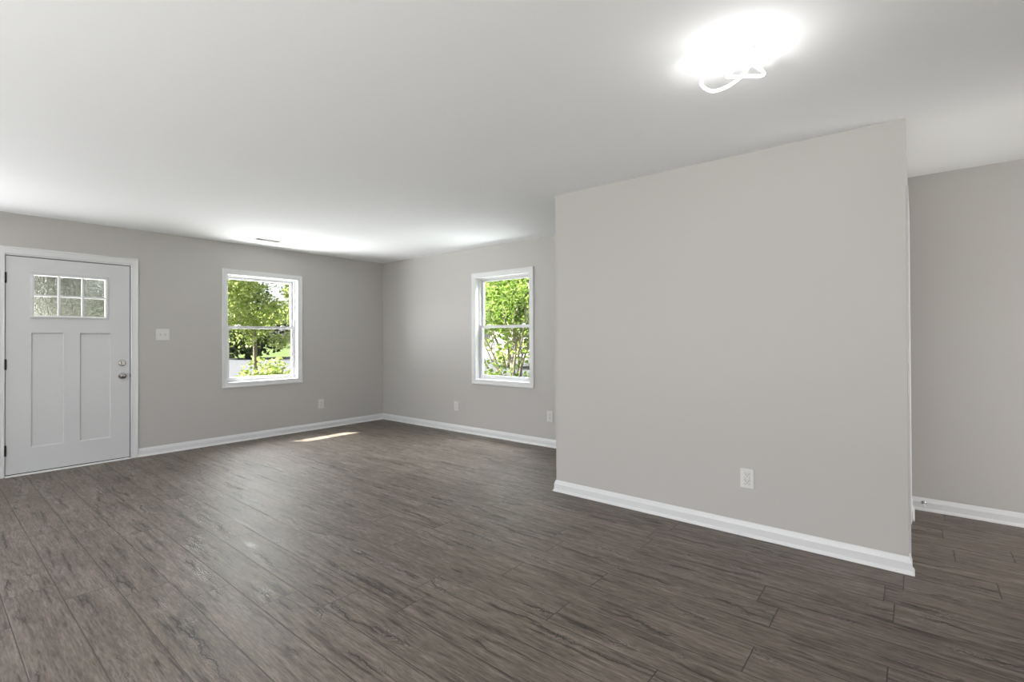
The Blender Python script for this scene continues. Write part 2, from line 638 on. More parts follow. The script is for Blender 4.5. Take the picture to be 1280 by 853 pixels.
grid_slab(bm, lambda u, v, d: Vector((XHALL - d, u, v)), [YREAR, HRH[0], HRH[1], YB], [-0.1, *HRH[2:], H], lambda u, v: in_r(u, v, HRH), -0.15, 0)
structure(obj('wall_hall', bm, M['paint']))

# partition block with a closet doorway in its right face
CD = (3.50, 4.26, 2.02)
bm = bmesh.new()
grid_slab(bm, MR, [YP, CD[0], CD[1], YB], [0, CD[2], H], lambda u, v: CD[0] < u < CD[1] and v < CD[2], -0.115, 0)
grid_slab(bm, MP, [XL, XR - 0.115], [0, H], lambda u, v: False, -0.115, 0)
box(bm, MW, XL, XL + 0.115, YP + 0.115, YB, 0, H)
bmesh.ops.remove_doubles(bm, verts=bm.verts, dist=1e-5)
structure(obj('wall_partition', bm, M['paint']))

# baseboards
BP = [(0, 0), (0.024, 0), (0.024, 0.004), (0.0215, 0.011), (0.0155, 0.018), (0.0140, 0.021), (0.0140, 0.060), (0.0125, 0.064), (0.0085, 0.076), (0.0065, 0.083), (0.003, 0.090), (0, 0.090)]
DCW = 0.072
bm = bmesh.new(); path_sweep(bm, [(XA, 1.5235), (XA, YB), (XL, YB), (XL, YP), (XR, YP), (XR, 3.4285)], BP, side=-1)
structure(obj('baseboard_left', bm, M['trim']))
bm = bmesh.new(); path_sweep(bm, [(XR, 4.3315), (XR, YB), (XRIGHT, YB), (XRIGHT, 4.5)], BP, side=-1)
structure(obj('baseboard_back', bm, M['trim']))
bm = bmesh.new(); path_sweep(bm, [(XRIGHT, 3.40), (XRIGHT, YREAR), (XA, YREAR), (XA, 0.4565)], BP, side=-1)
structure(obj('baseboard_rear', bm, M['trim']))

# ------------------------------------------------------------------ windows
CPROF = [(0, 0), (0, 0.014), (0.004, 0.017), (0.018, 0.0175), (0.024, 0.0145), (0.052, 0.012), (0.058, 0.0135), (CW - 0.003, 0.011), (CW, 0.008), (CW, 0)]


def sash(bm, f, u0, u1, v0, v1, d0, d1, w, wb, wt):
    grid_slab(bm, f, [u0, u0 + w, u1 - w, u1], [v0, v0 + wb, v1 - wt, v1], lambda u, v: u0 + w < u < u1 - w and v0 + wb < v < v1 - wt, d0, d1)


def window(name, f, cas, label, screen):
    u0, u1, v0, v1 = cas
    root = empty(name, f((u0 + u1) / 2, v0, 0))
    structure(root, label, 'window')
    bm = bmesh.new(); rect_sweep(bm, f, u0, u1, v0, v1, CPROF)
    obj('casing', bm, M['trim'], root)
    a0, a1, b0, b1 = u0 + CW, u1 - CW, v0 + CW, v1 - CW
    # jamb lining the opening
    bm = bmesh.new()
    grid_slab(bm, f, [a0 - 0.0115, a0, a1, a1 + 0.0115], [b0 - 0.0115, b0, b1, b1 + 0.0115], lambda u, v: a0 < u < a1 and b0 < v < b1, -0.1499, 0.0)
    obj('jamb', bm, M['trim'], root)
    # vinyl main frame
    bm = bmesh.new()
    grid_slab(bm, f, [a0, a0 + 0.012, a1 - 0.012, a1], [b0, b0 + 0.016, b1 - 0.012, b1], lambda u, v: a0 + 0.012 < u < a1 - 0.012 and b0 + 0.016 < v < b1 - 0.012, -0.145, -0.062)
    obj('window_frame', bm, M['vinyl'], root)
    c0, c1, e0, e1 = a0 + 0.013, a1 - 0.013, b0 + 0.017, b1 - 0.013
    mid = 1.408
    up = bmesh.new(); sash(up, f, c0, c1, mid - 0.016, e1, -0.132, -0.104, 0.028, 0.032, 0.030)
    uo_ = obj('upper_sash', up, M['vinyl'], root)
    pn = bmesh.new(); box(pn, f, c0 + 0.027, c1 - 0.027, mid + 0.015, e1 - 0.029, -0.120, -0.116)
    obj('pane', pn, M['glass'], uo_)
    lo = bmesh.new(); sash(lo, f, c0, c1, e0, mid + 0.018, -0.101, -0.072, 0.030, 0.036, 0.034)
    lo_ = obj('lower_sash', lo, M['vinyl'], root)
    pn = bmesh.new(); box(pn, f, c0 + 0.029, c1 - 0.029, e0 + 0.035, mid - 0.015, -0.088, -0.084)
    obj('pane', pn, M['glass'], lo_)
    for t in (0.17, 0.83):
        uc = c0 + (c1 - c0) * t
        lk = bmesh.new()
        box(lk, f, uc - 0.026, uc + 0.026, mid + 0.018, mid + 0.024, -0.098, -0.076, 0.002)
        box(lk, f, uc - 0.010, uc + 0.020, mid + 0.024, mid + 0.033, -0.094, -0.082, 0.003)
        obj('sash_lock', lk, M['vinyl'], root)
    if screen:
        s = bmesh.new(); box(s, f, c0 + 0.004, c1 - 0.004, e0 + 0.004, mid, -0.142, -0.1415)
        obj('insect_screen', s, M['screen'], root)
    return root


window('window_1', MA, WA, 'white double hung window in the left wall beside the front door', False)
window('window_2', MB, WB, 'white double hung window in the back wall left of the partition', False)

# ------------------------------------------------------------------ front door
door = empty('door_1', (XA, 0.99, 0))
structure(door, 'white craftsman front door with six small textured panes', 'door')
DPROF = [(0, 0), (0, 0.010), (0.003, 0.0165), (0.014, 0.0175), (0.022, 0.0135), (0.050, 0.0105), (0.058, 0.0125), (0.066, 0.0095), (0.0665, 0), ]
bm = bmesh.new(); rect_sweep(bm, MA, 0.4565, 1.5235, 0, 2.128, DPROF, 'LTR')
obj('casing', bm, M['trim'], door)
D0, D1, DZ0, DZ1 = 0.527, 1.4505, 0.020, 2.041
bm = bmesh.new()
grid_slab(bm, MA, [DO[0] + 0.001, D0 - 0.005, D1 + 0.007, DO[1] - 0.001], [0.0, DZ1 + 0.008, DO[2] - 0.001], lambda u, v: D0 - 0.005 < u < D1 + 0.007 and v < DZ1 + 0.008, -0.1499, 0.0)
obj('jamb', bm, M['trim'], door)
# dark weatherstrip set back in the gap around the slab
bm = bmesh.new()
grid_slab(bm, MA, [D0 - 0.0048, D0 + 0.010, D1 - 0.010, D1 + 0.0068], [0.013, DZ1 - 0.010, DZ1 + 0.0078], lambda u, v: D0 + 0.010 < u < D1 - 0.010 and v < DZ1 - 0.010, -0.075, -0.0455)
obj('weatherstrip', bm, M['rubber'], door)
# slab: stiles, rails, two recessed panels, light opening
P1 = (0.697, 0.929, 0.246, 1.330)
P2 = (1.047, 1.293, 0.246, 1.330)
LT = (0.705, 1.258, 1.485, 1.888)
bm = bmesh.new()
us = [D0, P1[0], P1[1], P2[0], P2[1], LT[0], LT[1], D1]
vs_ = [DZ0, P1[2], P1[3], LT[2], LT[3], DZ1]
grid_slab(bm, MA, us, vs_, lambda u, v: in_r(u, v, P1) or in_r(u, v, P2) or in_r(u, v, LT), -0.045, -0.003)
slab = obj('door_slab', bm, M['door'], door)
for P in (P1, P2):
    bm = bmesh.new()
    o = [bm.verts.new(MA(x, y, -0.0031)) for x, y in ((P[0], P[2]), (P[1], P[2]), (P[1], P[3]), (P[0], P[3]))]
    c = 0.010
    i_ = [bm.verts.new(MA(x, y, -0.017)) for x, y in ((P[0] + c, P[2] + c), (P[1] - c, P[2] + c), (P[1] - c, P[3] - c), (P[0] + c, P[3] - c))]
    b_ = [bm.verts.new(MA(x, y, -0.040)) for x, y in ((P[0], P[2]), (P[1], P[2]), (P[1], P[3]), (P[0], P[3]))]
    bm.faces.new(i_); bm.faces.new(b_)
    for k in range(4):
        bm.faces.new([o[k], o[(k + 1) % 4], i_[(k + 1) % 4], i_[k]])
        bm.faces.new([o[k], o[(k + 1) % 4], b_[(k + 1) % 4], b_[k]])
    obj('recessed_panel', bm, M['door'], slab)
# light frame with muntins, then six panes
bm = bmesh.new()
LPROF = [(0, -0.003), (0, 0.004), (0.004, 0.008), (0.016, 0.009), (0.024, 0.004), (0.026, -0.006), (0.026, -0.04), (0.014, -0.04), (0.014, -0.003)]
rect_sweep(bm, MA, 0.690, 1.272, 1.470, 1.903, LPROF)
lf = obj('light_frame', bm, M['door'], door)
G0, G1, GZ0, GZ1 = 0.716, 1.246, 1.496, 1.877
bm = bmesh.new()
mu = [G0 + (G1 - G0) * t / 3 for t in (1, 2)]
for x in mu:
    box(bm, MA, x - 0.0085, x + 0.0085, GZ0, GZ1, -0.034, 0.003, 0.003)
mz = (GZ0 + GZ1) / 2
for a, b in ((G0, mu[0] - 0.0085), (mu[0] + 0.0085, mu[1] - 0.0085), (mu[1] + 0.0085, G1)):
    box(bm, MA, a, b, mz - 0.0085, mz + 0.0085, -0.034, 0.002, 0.003)
obj('muntin_grille', bm, M['door'], lf)
xs = [(G0, mu[0] - 0.008), (mu[0] + 0.008, mu[1] - 0.008), (mu[1] + 0.008, G1)]
for a, b in xs:
    for c, d in ((GZ0, mz - 0.008), (mz + 0.008, GZ1)):
        bm = bmesh.new(); box(bm, MA, a, b, c, d, -0.023, -0.018)
        obj('pane', bm, M['rainglass'], lf)
# hinges: leaf plus barrel
for z in (1.838, 1.037, 0.243):
    bm = bmesh.new()
    lathe(bm, MA(D0 - 0.001, z - 0.05, 0.006), (0, 0, 1), [(0, 0.004), (0.002, 0.008), (0.032, 0.008), (0.0325, 0.0072), (0.0335, 0.008), (0.066, 0.008), (0.067, 0.0072), (0.068, 0.008), (0.098, 0.008), (0.1, 0.004)], 16)
    box(bm, MA, D0 - 0.0036, D0 - 0.0006, z - 0.05, z + 0.05, -0.035, 0.004)
    obj('hinge', bm, M['black'], door)
# lockset
bm = bmesh.new()
lathe(bm, MA(1.385, 1.016, -0.003), (1, 0, 0), [(0, 0.033), (0.004, 0.033), (0.010, 0.030), (0.013, 0.024), (0.013, 0.012), (0.018, 0.011), (0.019, 0.0)], 36)
db = obj('deadbolt', bm, M['nickel'], door, smooth=False)
bm = bmesh.new(); box(bm, MA, 1.385 - 0.005, 1.385 + 0.005, 1.016 - 0.017, 1.016 + 0.017, 0.013, 0.032, 0.003)
obj('thumb_turn', bm, M['nickel'], db)
bm = bmesh.new()
lathe(bm, MA(1.385, 0.882, -0.003), (1, 0, 0), [(0, 0.033), (0.004, 0.033), (0.009, 0.030), (0.012, 0.016), (0.030, 0.012), (0.036, 0.016), (0.042, 0.024), (0.050, 0.0275), (0.058, 0.027), (0.064, 0.023), (0.067, 0.014), (0.0675, 0.0)], 40)
obj('door_knob', bm, M['nickel'], door, smooth=True)
bm = bmesh.new(); box(bm, MA, D1 + 0.0005, D1 + 0.0066, 0.862, 0.902, -0.030, -0.001)
obj('latch', bm, M['black'], door)
# threshold and door sweep
bm = bmesh.new()
pr = [(-0.149, 0.0), (-0.149, 0.012), (-0.05, 0.012), (-0.004, 0.012), (0.018, 0.008), (0.024, 0.0)]
ra = [bm.verts.new(MA(D0 - 0.003, z, d)) for d, z in pr]; rb = [bm.verts.new(MA(D1 + 0.004, z, d)) for d, z in pr]
for k in range(len(pr)):
    bm.faces.new([ra[k], ra[(k + 1) % len(pr)], rb[(k + 1) % len(pr)], rb[k]])
bm.faces.new(ra); bm.faces.new(rb)
obj('threshold', bm, M['trim'], door)
bm = bmesh.new(); box(bm, MA, D0 + 0.002, D1 - 0.002, 0.0125, 0.0185, -0.042, -0.006)
obj('door_sweep', bm, M['rubber'], door)

# closet door in the partition's right face
cd = empty('door_2', (XR, 3.88, 0))
structure(cd, 'white closet door in the right face of the partition', 'door')
bm = bmesh.new(); rect_sweep(bm, MR, CD[0] - 0.066, CD[1] + 0.066, 0, CD[2] + 0.066, [(0, 0), (0, 0.010), (0.052, 0.009), (0.066, 0.006), (0.066, 0)], 'LTR')
obj('casing', bm, M['trim'], cd)
bm = bmesh.new()
grid_slab(bm, MR, [CD[0] + 0.001, CD[0] + 0.013, CD[1] - 0.013, CD[1] - 0.001], [0, CD[2] - 0.013, CD[2] - 0.001], lambda u, v: CD[0] + 0.013 < u < CD[1] - 0.013 and v < CD[2] - 0.013, -0.1149, -0.0001)
obj('jamb', bm, M['trim'], cd)
Q = (CD[0] + 0.017, CD[1] - 0.017, 0.012, CD[2] - 0.017)
pan = [(Q[0] + 0.11, Q[0] + 0.32), (Q[1] - 0.32, Q[1] - 0.11)]
pz = [(0.22, 0.85), (1.02, 1.85)]
bm = bmesh.new()
grid_slab(bm, MR, [Q[0], Q[1], *pan[0], *pan[1]], [Q[2], Q[3], *pz[0], *pz[1]], lambda u, v: any(a < u < b for a, b in pan) and any(a < v < b for a, b in pz), -0.105, -0.070)
cs = obj('door_slab', bm, M['door'], cd)
for a, b in pan:
    for c, d in pz:
        bm = bmesh.new(); box(bm, MR, a, b, c, d, -0.100, -0.078, 0.004)
        obj('recessed_panel', bm, M['door'], cs)
bm = bmesh.new()
lathe(bm, MR(Q[0] + 0.06, 0.95, -0.070), (1, 0, 0), [(0, 0.030), (0.006, 0.030), (0.009, 0.013), (0.026, 0.011), (0.034, 0.022), (0.044, 0.026), (0.052, 0.021), (0.055, 0)], 32)
obj('door_knob', bm, M['nickel'], cd, smooth=True)


# ------------------------------------------------------------------ wall plates
def outlet(f, u, v, label, w=0.083, h=0.125):
    t = empty('power_outlet', f(u, v, 0))
    thing(t, label, 'outlet', 'white wall outlets')
    bm = bmesh.new()
    grid_slab(bm, f, [u - w / 2 + 0.005, u - 0.0175, u + 0.0175, u + w / 2 - 0.005], [v - h / 2 + 0.005, v - 0.0375, v - 0.0045, v + 0.0045, v + 0.0375, v + h / 2 - 0.005],
              lambda x, y: abs(x - u) < 0.0175 and 0.0045 < abs(y - v) < 0.0375, 0.0, 0.0065)
    rect_sweep(bm, f, u - w / 2, u + w / 2, v - h / 2, v + h / 2, [(0, 0), (0, 0.0025), (0.005, 0.0065), (0.005, 0.0)])
    obj('cover_plate', bm, M['plastic'], t)
    sc_ = bmesh.new(); lathe(sc_, f(u, v, 0.0065), f(u, v, 1) - f(u, v, 0), [(0, 0.003), (0.0012, 0.0025), (0.0014, 0)], 12)
    obj('screw', sc_, M['plastic'], t)
    for s in (1, -1):
        vc = v + s * 0.021
        bm = bmesh.new()
        # rounded receptacle face
        ps = []
        for k in range(24):
            a = 2 * math.pi * k / 24
            ps.append((max(-0.0172, min(0.0172, 0.0195 * math.cos(a))), 0.0162 * math.sin(a)))
        lo = [bm.verts.new(f(u + x, vc + y, 0.001)) for x, y in ps]
        hi = [bm.verts.new(f(u + x * 0.97, vc + y * 0.97, 0.0078)) for x, y in ps]
        bm.faces.new(hi); bm.faces.new(lo)
        for k in range(24):
            bm.faces.new([lo[k], lo[(k + 1) % 24], hi[(k + 1) % 24], hi[k]])
        rc = obj('receptacle', bm, M['plastic'], t)
        for dx, hh in ((-0.0065, 0.009), (0.0065, 0.0075)):
            bm = bmesh.new(); box(bm, f, u + dx - 0.0013, u + dx + 0.0013, vc + 0.001, vc + 0.001 + hh, 0.006, 0.0081)
            obj('slot', bm, M['dark'], rc)
        bm = bmesh.new(); lathe(bm, f(u, vc - 0.0062, 0.006), f(u, v, 1) - f(u, v, 0), [(0, 0.0028), (0.0021, 0.0028)], 12)
        obj('ground_hole', bm, M['dark'], rc)
    return t


outlet(MP, -0.829, 0.363, 'white duplex outlet low on the partition wall, nearest and largest of the four')
outlet(MA, 3.620, 0.346, 'white duplex outlet low on the left wall, right of the window beside the door')
outlet(MB, -4.808, 0.342, 'white duplex outlet low on the back wall, left of and below its window')
outlet(MB, -3.264, 0.353, 'white duplex outlet low on the back wall, right at the edge of the partition')

sw = empty('light_switch', MA(1.745, 1.316, 0))
thing(sw, 'white two-gang toggle light switch on the left wall beside the front door', 'light switch')
u, v, w, h = 1.745, 1.316, 0.128, 0.126
bm = bmesh.new()
tg = (u - 0.023, u + 0.023)
grid_slab(bm, MA, [u - w / 2 + 0.005, tg[0] - 0.005, tg[0] + 0.005, tg[1] - 0.005, tg[1] + 0.005, u + w / 2 - 0.005], [v - h / 2 + 0.005, v - 0.012, v + 0.012, v + h / 2 - 0.005],
          lambda x, y: min(abs(x - tg[0]), abs(x - tg[1])) < 0.005 and abs(y - v) < 0.012, 0.0, 0.0065)
rect_sweep(bm, MA, u - w / 2, u + w / 2, v - h / 2, v + h / 2, [(0, 0), (0, 0.0025), (0.005, 0.0065), (0.005, 0.0)])
obj('cover_plate', bm, M['plastic'], sw)
for k, x in enumerate(tg):
    bm = bmesh.new(); s = -1 if k == 0 else 1
    vs8 = [(x - 0.0045, v - 0.0115, 0.001), (x + 0.0045, v - 0.0115, 0.001), (x + 0.0045, v + 0.0115, 0.001), (x - 0.0045, v + 0.0115, 0.001),
           (x - 0.0035, v + s * 0.009 - 0.004, 0.019), (x + 0.0035, v + s * 0.009 - 0.004, 0.019), (x + 0.0035, v + s * 0.009 + 0.004, 0.019), (x - 0.0035, v + s * 0.009 + 0.004, 0.019)]
    V = [bm.verts.new(MA(*p)) for p in vs8]
    for q in ((0, 1, 2, 3), (4, 5, 6, 7), (0, 1, 5, 4), (1, 2, 6, 5), (2, 3, 7, 6), (3, 0, 4, 7)):
        bm.faces.new([V[i] for i in q])
    obj('toggle', bm, M['plastic'], sw)
    for dz in (0.030, -0.030):
        bm = bmesh.new(); lathe(bm, MA(x, v + dz, 0.0065), (1, 0, 0), [(0, 0.0032), (0.0012, 0.0028), (0.0014, 0)], 12)
        obj('screw', bm, M['plastic'], sw)

# spring door stop on the back baseboard in the passage
ds = empty('door_stop', (0.043, YB - 0.0125, 0.056))
thing(ds, 'small silver spring door stop on the baseboard beyond the partition', 'door stop')
y0 = YB - 0.0125
bm = bmesh.new(); lathe(bm, (0.043, y0, 0.056), (0, -1, 0), [(0, 0.014), (0.003, 0.014), (0.008, 0.009), (0.010, 0)], 24)
obj('mounting_base', bm, M['nickel'], ds)
bm = bmesh.new()
pts = [Vector((0.043 + 0.0075 * math.cos(t * 2 * math.pi / 12), y0 - 0.006 - t * 0.00042, 0.056 + 0.0075 * math.sin(t * 2 * math.pi / 12))) for t in range(0, 12 * 12)]
tube(bm, pts, 0.0014, 6)
obj('spring', bm, M['nickel'], ds, smooth=True)
bm = bmesh.new(); lathe(bm, (0.043, y0 - 0.064, 0.056), (0, -1, 0), [(0, 0.006), (0.001, 0.010), (0.010, 0.010), (0.014, 0.007), (0.015, 0)], 20)
obj('bumper_tip', bm, M['plastic'], ds)

# ceiling register
vt = empty('ceiling_vent', (-5.94, 2.66, H))
thing(vt, 'white slatted air vent set in the ceiling near the left wall', 'vent')
x0, x1, ya, yb = -6.00, -5.875, 2.505, 2.815
bm = bmesh.new(); rect_sweep(bm, MC, x0, x1, ya, yb, [(0, 0), (0, 0.002), (0.004, 0.006), (0.018, 0.007), (0.020, 0.004), (0.020, 0)])
obj('vent_frame', bm, M['plastic'], vt)
bm = bmesh.new(); box(bm, MC, x0 + 0.018, x1 - 0.018, ya + 0.018, yb - 0.018, 0.0002, 0.0012)
obj('backing', bm, M['dark'], vt)
for k in range(7):
    xc = x0 + 0.0255 + k * 0.0123
    bm = bmesh.new()
    V = [bm.verts.new((xc + a, y, H - d)) for y in (ya + 0.019, yb - 0.019) for a, d in ((-0.004, 0.0012), (-0.003, 0.0012), (0.006, 0.0065), (0.005, 0.0065))]
    for q in ((0, 1, 2, 3), (4, 5, 6, 7), (0, 1, 5, 4), (1, 2, 6, 5), (2, 3, 7, 6), (3, 0, 4, 7)):
        bm.faces.new([V[i] for i in q])
    obj('slat', bm, M['plastic'], vt)

# ------------------------------------------------------------------ ceiling light: knotted LED loop
cl = empty('ceiling_light', (-0.555, 2.155, H))
thing(cl, 'lit white looping LED ceiling light in front of the partition', 'ceiling light')
bm = bmesh.new(); lathe(bm, (-0.560, 2.140, H), (0, 0, -1), [(0, 0.068), (0.018, 0.068), (0.024, 0.064), (0.025, 0)], 40)
obj('canopy', bm, M['fixture'], cl, smooth=False)
LP = [(-0.598, 2.08, 2.372), (-0.626, 2.061, 2.362), (-0.677, 2.087, 2.345), (-0.693, 2.133, 2.34), (-0.674, 2.205, 2.34), (-0.621, 2.219, 2.345), (-0.565, 2.2, 2.355), (-0.53, 2.176, 2.368), (-0.494, 2.137, 2.385), (-0.457, 2.074, 2.395), (-0.474, 2.100, 2.392), (-0.51, 2.109, 2.380), (-0.553, 2.105, 2.356), (-0.594, 2.141, 2.35), (-0.593, 2.203, 2.375), (-0.544, 2.247, 2.378), (-0.496, 2.269, 2.372), (-0.478, 2.238, 2.369), (-0.509, 2.173, 2.387), (-0.555, 2.112, 2.384)]
bm = bmesh.new(); tube(bm, catmull(LP, 8), 0.0062, 10, closed=True)
obj('light_loop', bm, M['led'], cl, smooth=True)
for x, y, z in ((-0.585, 2.160, 2.352), (-0.530, 2.140, 2.386), (-0.565, 2.105, 2.362)):
    bm = bmesh.new(); tube(bm, [Vector((x, y, H - 0.02)), Vector((x, y, z))], 0.004, 10)
    obj('support_rod', bm, M['fixture'], cl)

light('ceiling_light_glow', 'POINT', (-0.545, 2.110, 2.290), (0, 0, -1), LAMP_POINT, (1.0, 0.99, 0.97), shadow_soft_size=0.04)

# ------------------------------------------------------------------ outdoors
GZ = -0.35


def ground_mat(name, c0, c1, scale):
    m = mat(name, c0, 0.9, spec=0.1)
    tc = N(m, 'ShaderNodeTexCoord')
    n = N(m, 'ShaderNodeTexNoise'); n.inputs['Scale'].default_value = scale; n.inputs['Detail'].default_value = 6
    L(m, tc.outputs['Object'], n.inputs['Vector'])
    r = N(m, 'ShaderNodeValToRGB')
    r.color_ramp.elements[0].color = (*c0, 1); r.color_ramp.elements[1].color = (*c1, 1)
    r.color_ramp.elements[0].position = 0.3; r.color_ramp.elements[1].position = 0.7
    L(m, n.outputs['Fac'], r.inputs[0])
    L(m, r.outputs[0], m.node_tree.nodes['Principled BSDF'].inputs['Base Color'])
    return m


M['grass'] = ground_mat('lawn', (0.040, 0.064, 0.016), (0.088, 0.112, 0.036), 3.0)
M['road'] = ground_mat('pale_asphalt', (0.062, 0.064, 0.071), (0.082, 0.084, 0.091), 8.0)
M['concrete'] = ground_mat('concrete', (0.50, 0.49, 0.47), (0.60, 0.59, 0.57), 5.0)
bm = bmesh.new(); box(bm, MW, -160, 90, -90, 160, GZ - 0.2, GZ)
structure(obj('ground', bm, M['grass']))
bm = bmesh.new(); box(bm, MW, -42.5, -11.5, -60, 90, GZ, GZ + 0.02)
structure(obj('street', bm, M['road']))
bm = bmesh.new(); box(bm, MW, -9.6, XA - 0.151, -2.2, 6.0, GZ, -0.12)
structure(obj('porch_bounce_slab', bm, M['concrete']))  # unseen pale slab, added to bounce sun up through the window
bm = bmesh.new(); box(bm, MW, -7.50, XA - 0.151, -2.6, 6.2, 2.50, 2.62)
structure(obj('porch_roof', bm, M['trim']))
bm = bmesh.new(); box(bm, MW, -9.0, 3.0, -6.0, YREAR - 0.151, 2.46, 2.58)
structure(obj('rear_sun_block', bm, M['trim']))  # unseen slab, added to keep direct sun out of the rear opening
bm = bmesh.new(); box(bm, MW, -9.0, 4.0, -9.0, YREAR - 0.151, GZ, -0.12)
structure(obj('rear_neutral_slab', bm, M['concrete']))  # unseen grey slab, added to keep green lawn bounce out of the room


def leaf_mat(name, cols, trans=0.45):
    m = bpy.data.materials.new(name)
    m.use_nodes = True
    m.node_tree.nodes.clear()
    o = N(m, 'ShaderNodeOutputMaterial')
    d = N(m, 'ShaderNodeBsdfDiffuse'); t = N(m, 'ShaderNodeBsdfTranslucent'); x = N(m, 'ShaderNodeMixShader')
    x.inputs[0].default_value = trans
    gi = N(m, 'ShaderNodeNewGeometry')
    r = N(m, 'ShaderNodeValToRGB')
    r.color_ramp.elements[0].color = (*cols[0], 1)
    r.color_ramp.elements[1].color = (*cols[-1], 1)
    for k, c in enumerate(cols[1:-1]):
        e = r.color_ramp.elements.new((k + 1) / (len(cols) - 1)); e.color = (*c, 1)
    L(m, gi.outputs['Random Per Island'], r.inputs[0])
    L(m, r.outputs[0], d.inputs[0]); L(m, r.outputs[0], t.inputs[0])
    L(m, d.outputs[0], x.inputs[1]); L(m, t.outputs[0], x.inputs[2])
    L(m, x.outputs[0], o.inputs[0])
    return m


M['leaf_yellow'] = leaf_mat('yellow_green_leaves', [(0.20, 0.28, 0.06), (0.36, 0.43, 0.12), (0.50, 0.54, 0.26)], 0.58)
M['leaf_green'] = leaf_mat('fresh_green_leaves', [(0.085, 0.15, 0.025), (0.20, 0.30, 0.055), (0.32, 0.39, 0.13)], 0.5)
M['leaf_dark'] = leaf_mat('deep_green_leaves', [(0.031, 0.055, 0.019), (0.070, 0.101, 0.039), (0.117, 0.148, 0.070)], 0.4)
M['leaf_pale'] = leaf_mat('pale_grey_green_leaves', [(0.078, 0.096, 0.060), (0.135, 0.156, 0.102), (0.186, 0.198, 0.144)], 0.5)
M['bark'] = ground_mat('brown_bark', (0.050, 0.037, 0.025), (0.110, 0.085, 0.060), 14.0)
M['bark_pale'] = ground_mat('pale_bark', (0.160, 0.136, 0.104), (0.248, 0.220, 0.176), 12.0)


def leaves(rng, centers, n, size, spread):
    vs, fs = [], []
    for i in range(n):
        c, rad = centers[rng.randrange(len(centers))]
        while True:
            p = Vector((rng.uniform(-1, 1), rng.uniform(-1, 1), rng.uniform(-1, 1)))
            if 0.02 < p.length < 1:
                break
        p = c + Vector((p.x * rad * spread[0], p.y * rad * spread[1], p.z * rad * spread[2]))
        d = Vector((rng.uniform(-1, 1), rng.uniform(-1, 1), rng.uniform(-0.9, 0.4))).normalized()
        s = size * rng.uniform(0.6, 1.3)
        w = d.cross(Vector((rng.uniform(-1, 1), rng.uniform(-1, 1), rng.uniform(-1, 1)))).normalized() * s * 0.33
        nn = d.cross(w).normalized() * s * 0.10
        k = len(vs)
        vs += [p, p + d * s * 0.45 + w + nn, p + d * s, p + d * s * 0.45 - w + nn, p + d * s * 0.45]
        fs += [(k, k + 1, k + 4), (k + 1, k + 2, k + 4), (k, k + 4, k + 3), (k + 4, k + 2, k + 3)]
    return vs, fs


def branch(bm, rng, p, d, length, r, depth, tips, wander=0.25, up=0.15, kids=3):
    n = 6
    pts, rs = [p.copy()], [r]
    for i in range(n):
        d = (d + Vector((rng.uniform(-1, 1), rng.uniform(-1, 1), rng.uniform(-1, 1))) * wander + Vector((0, 0, up * 0.3))).normalized()
        p = p + d * length / n
        pts.append(p.copy()); rs.append(r * (1 - 0.55 * (i + 1) / n))
        if depth > 0 and i >= 2 and rng.random() < kids / 4:
            dd = (d + Vector((rng.uniform(-1, 1), rng.uniform(-1, 1), rng.uniform(-0.3, 0.6))) * 0.9).normalized()
            branch(bm, rng, p, dd, length * rng.uniform(0.5, 0.75), rs[-1] * 0.65, depth - 1, tips, wander, up, kids)
        if depth <= 1 and i >= 1:
            tips.append(p.copy())
    tube(bm, pts, rs, 7)


def tree(name, label, cat, loc, seed, trunks, length, r, depth, nleaf, size, rad, leafm, barkm, wander=0.25, up=0.2, lean=(0, 0), kids=3, spread=(1, 1, 0.8), group=None, extra=()):
    rng = random.Random(seed)
    root = empty(name, loc)
    thing(root, label, cat, group)
    bm = bmesh.new(); tips = []
    for k in range(trunks):
        a = 2 * math.pi * k / trunks + rng.uniform(-0.4, 0.4)
        t = 0.0 if trunks == 1 else rng.uniform(0.15, 0.5)
        d = Vector((math.cos(a) * t + lean[0], math.sin(a) * t + lean[1], 1)).normalized()
        o = Vector(loc) + Vector((math.cos(a), math.sin(a), 0)) * (0 if trunks == 1 else 0.12) - Vector((0, 0, 0.05))
        branch(bm, rng, o, d, length * rng.uniform(0.85, 1.1), r, depth, tips, wander, up, kids)
    obj('trunk', bm, barkm, root, smooth=True)
    cs = [(t, rad) for t in tips] + [(Vector(loc) + Vector(e), rr) for e, rr in extra]
    vs, fs = leaves(rng, cs, nleaf, size, spread)
    me = bpy.data.meshes.new('foliage'); me.from_pydata(vs, [], fs); me.materials.append(leafm)
    f = bpy.data.objects.new('foliage', me); C.objects.link(f); f.parent = root
    f.matrix_parent_inverse = Matrix.Translation(root.location).inverted()
    return root


def shrub(name, label, loc, seed, h, w, n, size, leafm):
    ex = [((random.Random(seed + k).uniform(-w, w), random.Random(seed + 50 + k).uniform(-w, w), random.Random(seed + 90 + k).uniform(0.25, 1) * h), 0.3 * h) for k in range(14)]
    return tree(name, label, 'shrub', loc, seed, 5, h * 0.8, 0.012, 1, n, size, 0.22 * h, leafm, M['bark'], extra=ex)


